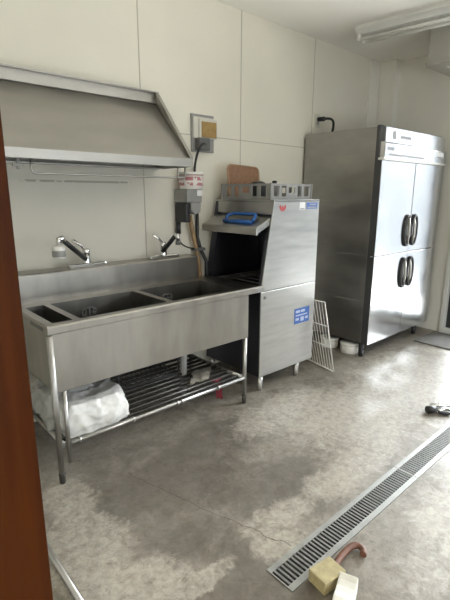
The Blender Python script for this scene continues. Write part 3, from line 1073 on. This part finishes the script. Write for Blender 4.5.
def windowed(m, p0, p1, outw, wins):
    # wall from p0 to p1 (xy), with windows (u0,u1,v0,v1 in 0..1) cut out, thickness 8 mm
    p0, p1 = Vector((*p0, 0)), Vector((*p1, 0))
    us = sorted({0, 1, *[w_[0] for w_ in wins], *[w_[1] for w_ in wins]})
    vs = sorted({0, 1, *[w_[2] for w_ in wins], *[w_[3] for w_ in wins]})
    inn = Vector((*outw, 0)) * -0.008
    for a, b_ in zip(us, us[1:]):
        for c, d in zip(vs, vs[1:]):
            cu, cv = (a + b_) / 2, (c + d) / 2
            if any(w_[0] < cu < w_[1] and w_[2] < cv < w_[3] for w_ in wins):
                continue
            A, B = p0.lerp(p1, a), p0.lerp(p1, b_)
            xs_ = sorted((A.x, B.x, A.x + inn.x, B.x + inn.x))
            ys_ = sorted((A.y, B.y, A.y + inn.y, B.y + inn.y))
            m.box(xs_[0], xs_[-1], ys_[0], ys_[-1], Z0 + (Z1 - Z0) * c, Z0 + (Z1 - Z0) * d)


wins = [(0.07, 0.19, 0.2, 0.86), (0.26, 0.36, 0.2, 0.86), (0.42, 0.58, 0.42, 0.80), (0.64, 0.74, 0.2, 0.86), (0.81, 0.93, 0.2, 0.86)]
m = MB()
windowed(m, (R0, Q0), (R1, Q0), (0, -1), wins)
windowed(m, (R0, Q1), (R1, Q1), (0, 1), wins)
windowed(m, (R0, Q0 + 0.008), (R0, Q1 - 0.008), (-1, 0), wins)
windowed(m, (R1, Q0 + 0.008), (R1, Q1 - 0.008), (1, 0), wins)
m.build('rack_wall', RACKG, dr)
m = MB()
for j in range(1, 12):
    x = R0 + (R1 - R0) * j / 12
    m.box(x - 0.004, x + 0.004, Q0 + 0.008, Q1 - 0.008, Z0, Z0 + 0.008)
    y = Q0 + (Q1 - Q0) * j / 12
    m.box(R0 + 0.008, R1 - 0.008, y - 0.004, y + 0.004, Z0 + 0.002, Z0 + 0.009)
m.build('rack_grid', RACKG, dr)
for (x, y) in ((R0, Q0), (R1, Q0), (R0, Q1), (R1, Q1)):
    MB().box(x - 0.006, x + 0.006, y - 0.006, y + 0.006, Z0, Z1 + 0.004).build('corner_post', RACKG, dr, bevel=0.003)
# brown tray leaning at the back of the rack
tray = thing('brown_tray', 'brown rectangular tray with rounded corners standing upright in the dish rack', 'tray', (2.47, 2.54, 1.376))


def rrect(x0, x1, z0, z1, r, n=6):
    P = []
    for (cx, cz, a) in ((x1 - r, z1 - r, 0), (x0 + r, z1 - r, 90), (x0 + r, z0 + r, 180), (x1 - r, z0 + r, 270)):
        for i in range(n + 1):
            t = math.radians(a + 90 * i / n)
            P.append((cx + r * math.cos(t), cz + r * math.sin(t)))
    return P


def tray_m(mb):
    # lean back and tilt a little
    T = Matrix.Translation((2.47, 2.515, 1.378)) @ Matrix.Rotation(math.radians(-8), 4, 'X') @ Matrix.Rotation(math.radians(2), 4, 'Y')
    bmesh.ops.transform(mb.bm, matrix=T, verts=mb.bm.verts)
    return mb


tray_m(MB().prism(rrect(-0.165, 0.165, 0.0, 0.238, 0.035), 0.006, 0.012, 'y')).build('tray_panel', BROWN, tray)
pr = [Vector((p[0], 0.006, p[1])) for p in rrect(-0.165, 0.165, 0.0, 0.238, 0.035)]
tray_m(MB().tube(pr + [pr[0]], 0.0075, 6, caps=False)).build('tray_rim', BROWNR, tray)
tag(MB().lathe([(0.0, 0.0), (0.05, 0.0), (0.055, 0.006), (0.058, 0.09), (0.050, 0.108), (0.025, 0.118), (0.0, 0.12)], (2.43, 2.34, 1.378), 28).build('bowl', BLACK),
    'black round bowl turned upside down in the middle of the dish rack', 'bowl')
lid = thing('tall_canister', 'slim dark canister with a black cap standing right of the bowl in the dish rack', 'canister', (2.57, 2.30, 1.378))
MB().lathe([(0.0, 0.0), (0.026, 0.0), (0.028, 0.006), (0.028, 0.088), (0.0, 0.088)], (2.572, 2.31, 1.378), 20).build('canister_body', GREYD, lid)
MB().lathe([(0.018, 0.086), (0.019, 0.122), (0.0, 0.126)], (2.572, 2.31, 1.378), 16).build('cap', BLACK, lid)

# ================================================================= LEANING WIRE SHELF
ws = thing('wire_shelf', 'white coated wire shelf leaning on the right side of the dishwasher', 'shelf', (2.9, 2.1, 0))
A = Vector((2.886, 1.895, 0.006)); B = Vector((2.985, 2.33, 0.006))
Cc = Vector((2.795, 1.955, 0.588)); D = Vector((2.795, 2.36, 0.588))
m = MB()
m.tube([A, Cc, D, B, A], 0.006, 8)
for t in (0.36, 0.66):
    m.cyl(A.lerp(Cc, t), B.lerp(D, t), 0.005, 8)
m.build('frame', WHITEW, ws)
m = MB()
for j in range(1, 14):
    m.cyl(A.lerp(B, j / 14), Cc.lerp(D, j / 14), 0.0032, 6)
m.build('wires', WHITEW, ws)

# ================================================================= FRIDGE
F0, F1x, FF, FB = 3.35, 4.508, 1.88, 2.655
fr = thing('refrigerator', 'tall four-door stainless steel commercial refrigerator standing in the far corner', 'refrigerator', (3.93, 2.3, 0))
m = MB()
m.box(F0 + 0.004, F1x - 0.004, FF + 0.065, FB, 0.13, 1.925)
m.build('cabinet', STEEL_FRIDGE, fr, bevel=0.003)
for z in (0.50, 0.90, 1.33, 1.735):
    MB().box(F0 + 0.0025, F0 + 0.004, FF + 0.07, FB - 0.01, z, z + 0.004).build('side_seam', GREYP, fr)
m = MB()
m.box(F0, F1x, FF + 0.035, FF + 0.065, 0.12, 1.935)
m.build('front_frame', GASKET, fr, bevel=0.002)
# machine compartment cover on top
m = MB()
m.prism([(FF + 0.012, 1.80), (FF + 0.012, 1.925), (FF + 0.035, 1.932), (FF + 0.035, 1.80)], F0 + 0.05, F1x, 'x')
m.build('upper_cover', STEEL_DOOR, fr, bevel=0.002)
m = MB()
m.prism([(FF - 0.012, 1.690), (FF - 0.012, 1.795), (FF + 0.002, 1.81), (FF + 0.035, 1.81), (FF + 0.035, 1.690)], F0 + 0.012, F1x, 'x')
cv = m.build('lower_cover', STEEL_DOOR, fr, bevel=0.002)
MB().box(F0 + 0.08, F0 + 0.70, FF - 0.0135, FF - 0.012, 1.708, 1.722).build('air_slot', GREYP, cv)
MB().box(F0 + 0.05, F0 + 0.15, FF - 0.0135, FF - 0.012, 1.748, 1.772).build('nameplate', LABELG, cv)
MB().box(F1x - 0.22, F1x - 0.07, FF - 0.0135, FF - 0.012, 1.745, 1.785).build('control_display', LABELW, cv)
MB().box(F0 + 0.16, F0 + 0.21, FF + 0.0105, FF + 0.012, 1.84, 1.90).build('label_sticker', LABELG, fr)
MB().box(F0 + 0.29, F0 + 0.47, FF + 0.0105, FF + 0.012, 1.85, 1.875).build('label_sticker', LABELG, fr)
m = MB()
m.box(F0 - 0.006, F1x, FF - 0.014, FF + 0.035, 1.672, 1.688)
m.build('hinge_strip', WHITE, fr, bevel=0.003)
xm = (F0 + F1x) / 2
zs = 0.897
for (a, b2, zlo, zhi, upper) in ((F0, xm - 0.004, zs + 0.005, 1.668, True), (xm + 0.004, F1x, zs + 0.005, 1.668, True), (F0, xm - 0.004, 0.125, zs - 0.005, False), (xm + 0.004, F1x, 0.125, zs - 0.005, False)):
    left = a < xm - 0.1
    m = MB()
    m.box(a + 0.002, b2 - 0.002, FF, FF + 0.035, zlo, zhi)
    dd = m.build('door', STEEL_DOOR, fr, bevel=0.0015)
    MB().box(a if left else b2 - 0.002, a + 0.002 if left else b2, FF + 0.006, FF + 0.036, zlo, zhi).build('door_edge', GASKET, dd)
    hx = xm - 0.066 if left else xm + 0.066
    z0, z1 = (zs + 0.055, zs + 0.335) if upper else (zs - 0.325, zs - 0.045)
    zc, hz = (z0 + z1) / 2, (z1 - z0) / 2
    sgn = -1 if left else 1
    oval = [(hx + 0.050 * math.cos(t), zc + (hz - 0.010) * math.sin(t)) for t in [i * 2 * math.pi / 36 for i in range(36)]]
    hb = MB().prism(oval, FF - 0.004, FF + 0.001, 'y').build('handle_plate', STEEL, dd)
    ring = [Vector((p[0], FF - 0.008, p[1])) for p in oval]
    MB().tube(ring + [ring[0]], [0.013 if sgn * (p.x - hx) > -0.02 else 0.008 for p in ring + [ring[0]]], 8, caps=False).build('handle_rim', BLACK, hb)
    gx = hx - sgn * 0.022
    MB().tube([Vector((gx, FF - 0.008, zc - hz * 0.78)), Vector((gx + sgn * 0.006, FF - 0.020, zc - hz * 0.3)), Vector((gx + sgn * 0.006, FF - 0.020, zc + hz * 0.3)), Vector((gx, FF - 0.008, zc + hz * 0.78))], [0.010, 0.013, 0.013, 0.010], 10).build('grip', STEEL_TUBE, hb)
for (x, y) in ((F0 + 0.035, FF + 0.075), (F1x - 0.12, FF + 0.075), (F0 + 0.035, FB - 0.07), (F1x - 0.12, FB - 0.07)):
    MB().tube([(x, y, 0), (x, y, 0.03), (x, y, 0.131)], [0.022, 0.02, 0.026], 12).build('leg', BLACK, fr)

cord = MB().tube(bez((3.555, 2.60, 2.077), (3.60, 2.53, 2.085), (3.64, 2.54, 2.06), (3.64, 2.58, 1.93), 12), 0.011, 8).build('power_cord', BLACK, fr)
MB().cyl((3.54, 2.663, 2.077), (3.555, 2.60, 2.077), 0.02).build('plug', BLACK, cord)
# white tubs under the fridge


def tub(c, label):
    t = thing('plastic_tub', label, 'tub', c, 'white tubs under the refrigerator')
    MB().lathe([(0.0, 0.0), (0.074, 0.0), (0.078, 0.004), (0.082, 0.080), (0.0, 0.080)], c, 28).build('tub_body', WHITE, t)
    MB().lathe([(0.084, 0.076), (0.086, 0.079), (0.086, 0.092), (0.082, 0.095), (0.0, 0.095)], c, 28).build('tub_lid', WHITE, t)
    return t


tb = tub((3.405, 2.085, 0), 'white round plastic tub beside the front left leg of the refrigerator')
copy_thing(tb, (3.40, 2.30, 0), 'white round plastic tub further back under the refrigerator, behind the leaning wire shelf')

# ================================================================= FLOOR THINGS
m = MB()
T = Matrix.Rotation(math.radians(4), 4, 'Z')
m.box(4.14, 4.60, 1.30, 1.83, 0, 0.012)
tag(m.build('door_mat', MAT, bevel=0.004), 'grey rectangular mat on the floor in front of the glass door', 'mat')


def grate(x0, x1, label):
    t = thing('drain_grate', label, 'drain grate', ((x0 + x1) / 2, 0.87, 0), 'steel grates over the floor drain channel')
    y0, y1 = TY0 + 0.001, TY1 - 0.001
    m = MB()
    m.box(x0, x1, y0, y0 + 0.025, -0.03, 0.003).box(x0, x1, y1 - 0.022, y1, -0.03, 0.003)
    m.box(x0, x0 + 0.005, y0 + 0.025, y1 - 0.022, -0.03, 0.003).box(x1 - 0.005, x1, y0 + 0.025, y1 - 0.022, -0.03, 0.003)
    m.build('grate_frame', GALV, t)
    m = MB()
    n = int((x1 - x0) / 0.0195)
    for i in range(1, n):
        x = x0 + (x1 - x0) * i / n
        m.box(x - 0.0048, x + 0.0048, y0 + 0.025, y1 - 0.022, -0.022, 0.002)
    m.build('grate_bars', GRATE_BAR, t)
    return t


grate(TX0 + 0.001, 2.045, 'slotted steel drain grate in the floor, nearest section beside the yellow foam block')
grate(2.048, 3.07, 'slotted steel drain grate in the floor, section beyond the first joint, reaching the hose nozzle')
grate(3.073, 4.098, 'slotted steel drain grate in the floor, farthest section beyond the hose nozzle')

# blocks and hose at the near end of the grate
yb_ = thing('foam_block', 'yellow rectangular foam block on the floor at the end of the drain grate', 'block', (1.19, 0.755, 0))
T = Matrix.Translation((1.188, 0.752, 0)) @ Matrix.Rotation(math.radians(-8), 4, 'Z')
MB().box(-0.055, 0.055, -0.042, 0.042, 0.0, 0.052, T).build('block_body', YELLOW, yb_, bevel=0.004)
wb = thing('foam_block', 'white foam block with a hollow top on the floor beside the yellow block', 'block', (1.16, 0.665, 0))
m = MB()
T = Matrix.Translation((1.155, 0.655, 0.0)) @ Matrix.Rotation(math.radians(22), 4, 'Z')
prof = [(-0.065, 0.0), (0.065, 0.0), (0.072, 0.062), (0.05, 0.052), (0.025, 0.048), (0.0, 0.05), (-0.03, 0.055), (-0.06, 0.05)]
m.prism(prof, -0.034, 0.034, 'y')
bmesh.ops.transform(m.bm, matrix=T, verts=m.bm.verts)
m.build('block_body', FOAM, wb, bevel=0.004)
tag(MB().tube(bez((1.250, 0.762, 0.014), (1.31, 0.775, 0.016), (1.39, 0.785, 0.022), (1.408, 0.755, 0.020), 10) + bez((1.408, 0.755, 0.020), (1.412, 0.735, 0.017), (1.40, 0.725, 0.015), (1.385, 0.720, 0.0135), 6)[1:], 0.013, 12).build('hose_piece', HOSE),
    'short bent brown hose lying on the floor behind the yellow foam block', 'hose')
nz_ = thing('hose_nozzle', 'black and silver hose nozzle lying on the floor beside the drain grate', 'nozzle', (2.82, 1.06, 0))
MB().tube([(2.765, 1.082, 0.025), (2.815, 1.055, 0.025)], [0.026, 0.025], 14).build('black_cap', BLACK, nz_)
MB().tube(bez((2.80, 1.06, 0.02), (2.82, 1.03, 0.016), (2.80, 1.0, 0.012), (2.85, 0.975, 0.014), 10), 0.012, 8).build('hose_end', BLACK, nz_)
MB().tube([(2.85, 1.10, 0.02), (2.90, 1.06, 0.022), (2.94, 1.02, 0.022), (3.02, 0.97, 0.02)], [0.016, 0.018, 0.015, 0.014], 10).tube([(2.80, 1.04, 0.014), (2.87, 1.02, 0.02), (2.93, 0.97, 0.014)], [0.011, 0.013, 0.011], 10).build('metal_body', CHROME, nz_)

# steel tube at the near left
st = thing('steel_pole', 'thin shiny steel pole lying on the floor by the brown wooden doorway', 'pole', (0.47, 1.5, 0))
MB().cyl((0.462, 1.12, 0.0115), (0.472, 2.1, 0.0115), 0.0108).build('pole_tube', STEEL_TUBE, st)
for y in (1.115, 2.1):
    MB().cyl((0.462 if y < 2 else 0.472, y - 0.012, 0.0116), (0.462 if y < 2 else 0.472, y + 0.012, 0.0116), 0.0116).build('end_cap', GREYD, st)

# ================================================================= CEILING
cl = thing('ceiling_light', 'white batten fluorescent light fixture on the ceiling above the refrigerator, unlit', 'ceiling light', (3.65, 1.7, 2.6))
T = Matrix.Translation((3.585, 2.30, 0)) @ Matrix.Rotation(math.radians(6.5), 4, 'Z')


def tm(mb):
    bmesh.ops.transform(mb.bm, matrix=T, verts=mb.bm.verts)
    return mb


L = 1.24
tm(MB().prism([(-0.115, 2.74), (-0.12, 2.715), (-0.06, 2.690), (0.06, 2.690), (0.12, 2.715), (0.115, 2.74)], 0.0, -L, 'y')).build('housing', OFFW, cl, bevel=0.002)
for y in (-0.012, -L + 0.012):
    for x in (-0.05, 0.05):
        tm(MB().box(x - 0.013, x + 0.013, y - 0.012, y + 0.012, 2.640, 2.690)).build('lamp_holder', WHITE, cl, bevel=0.003)
for x in (-0.05, 0.05):
    tm(MB().cyl((x, -0.02, 2.652), (x, -L + 0.02, 2.652), 0.0125)).build('tube_lamp', OFFW, cl)

vu = thing('ventilation_unit', 'grey metal ventilation box hanging under the ceiling at the right', 'ventilation unit', (4.2, 1.5, 2.47))
MB().box(3.945, 4.50, 1.05, 1.878, 2.47, 2.74).build('casing', mat('dull_grey_enamel', (0.42, 0.41, 0.375), 0.5, var=0.08, scale=4), vu, bevel=0.004)
MB().box(3.935, 4.51, 1.04, 1.888, 2.442, 2.47).build('bottom_tray', STEEL_HOOD, vu, bevel=0.003)
MB().box(4.05, 4.40, 1.15, 1.76, 2.436, 2.442).build('outlet_vent', WHITE, vu)
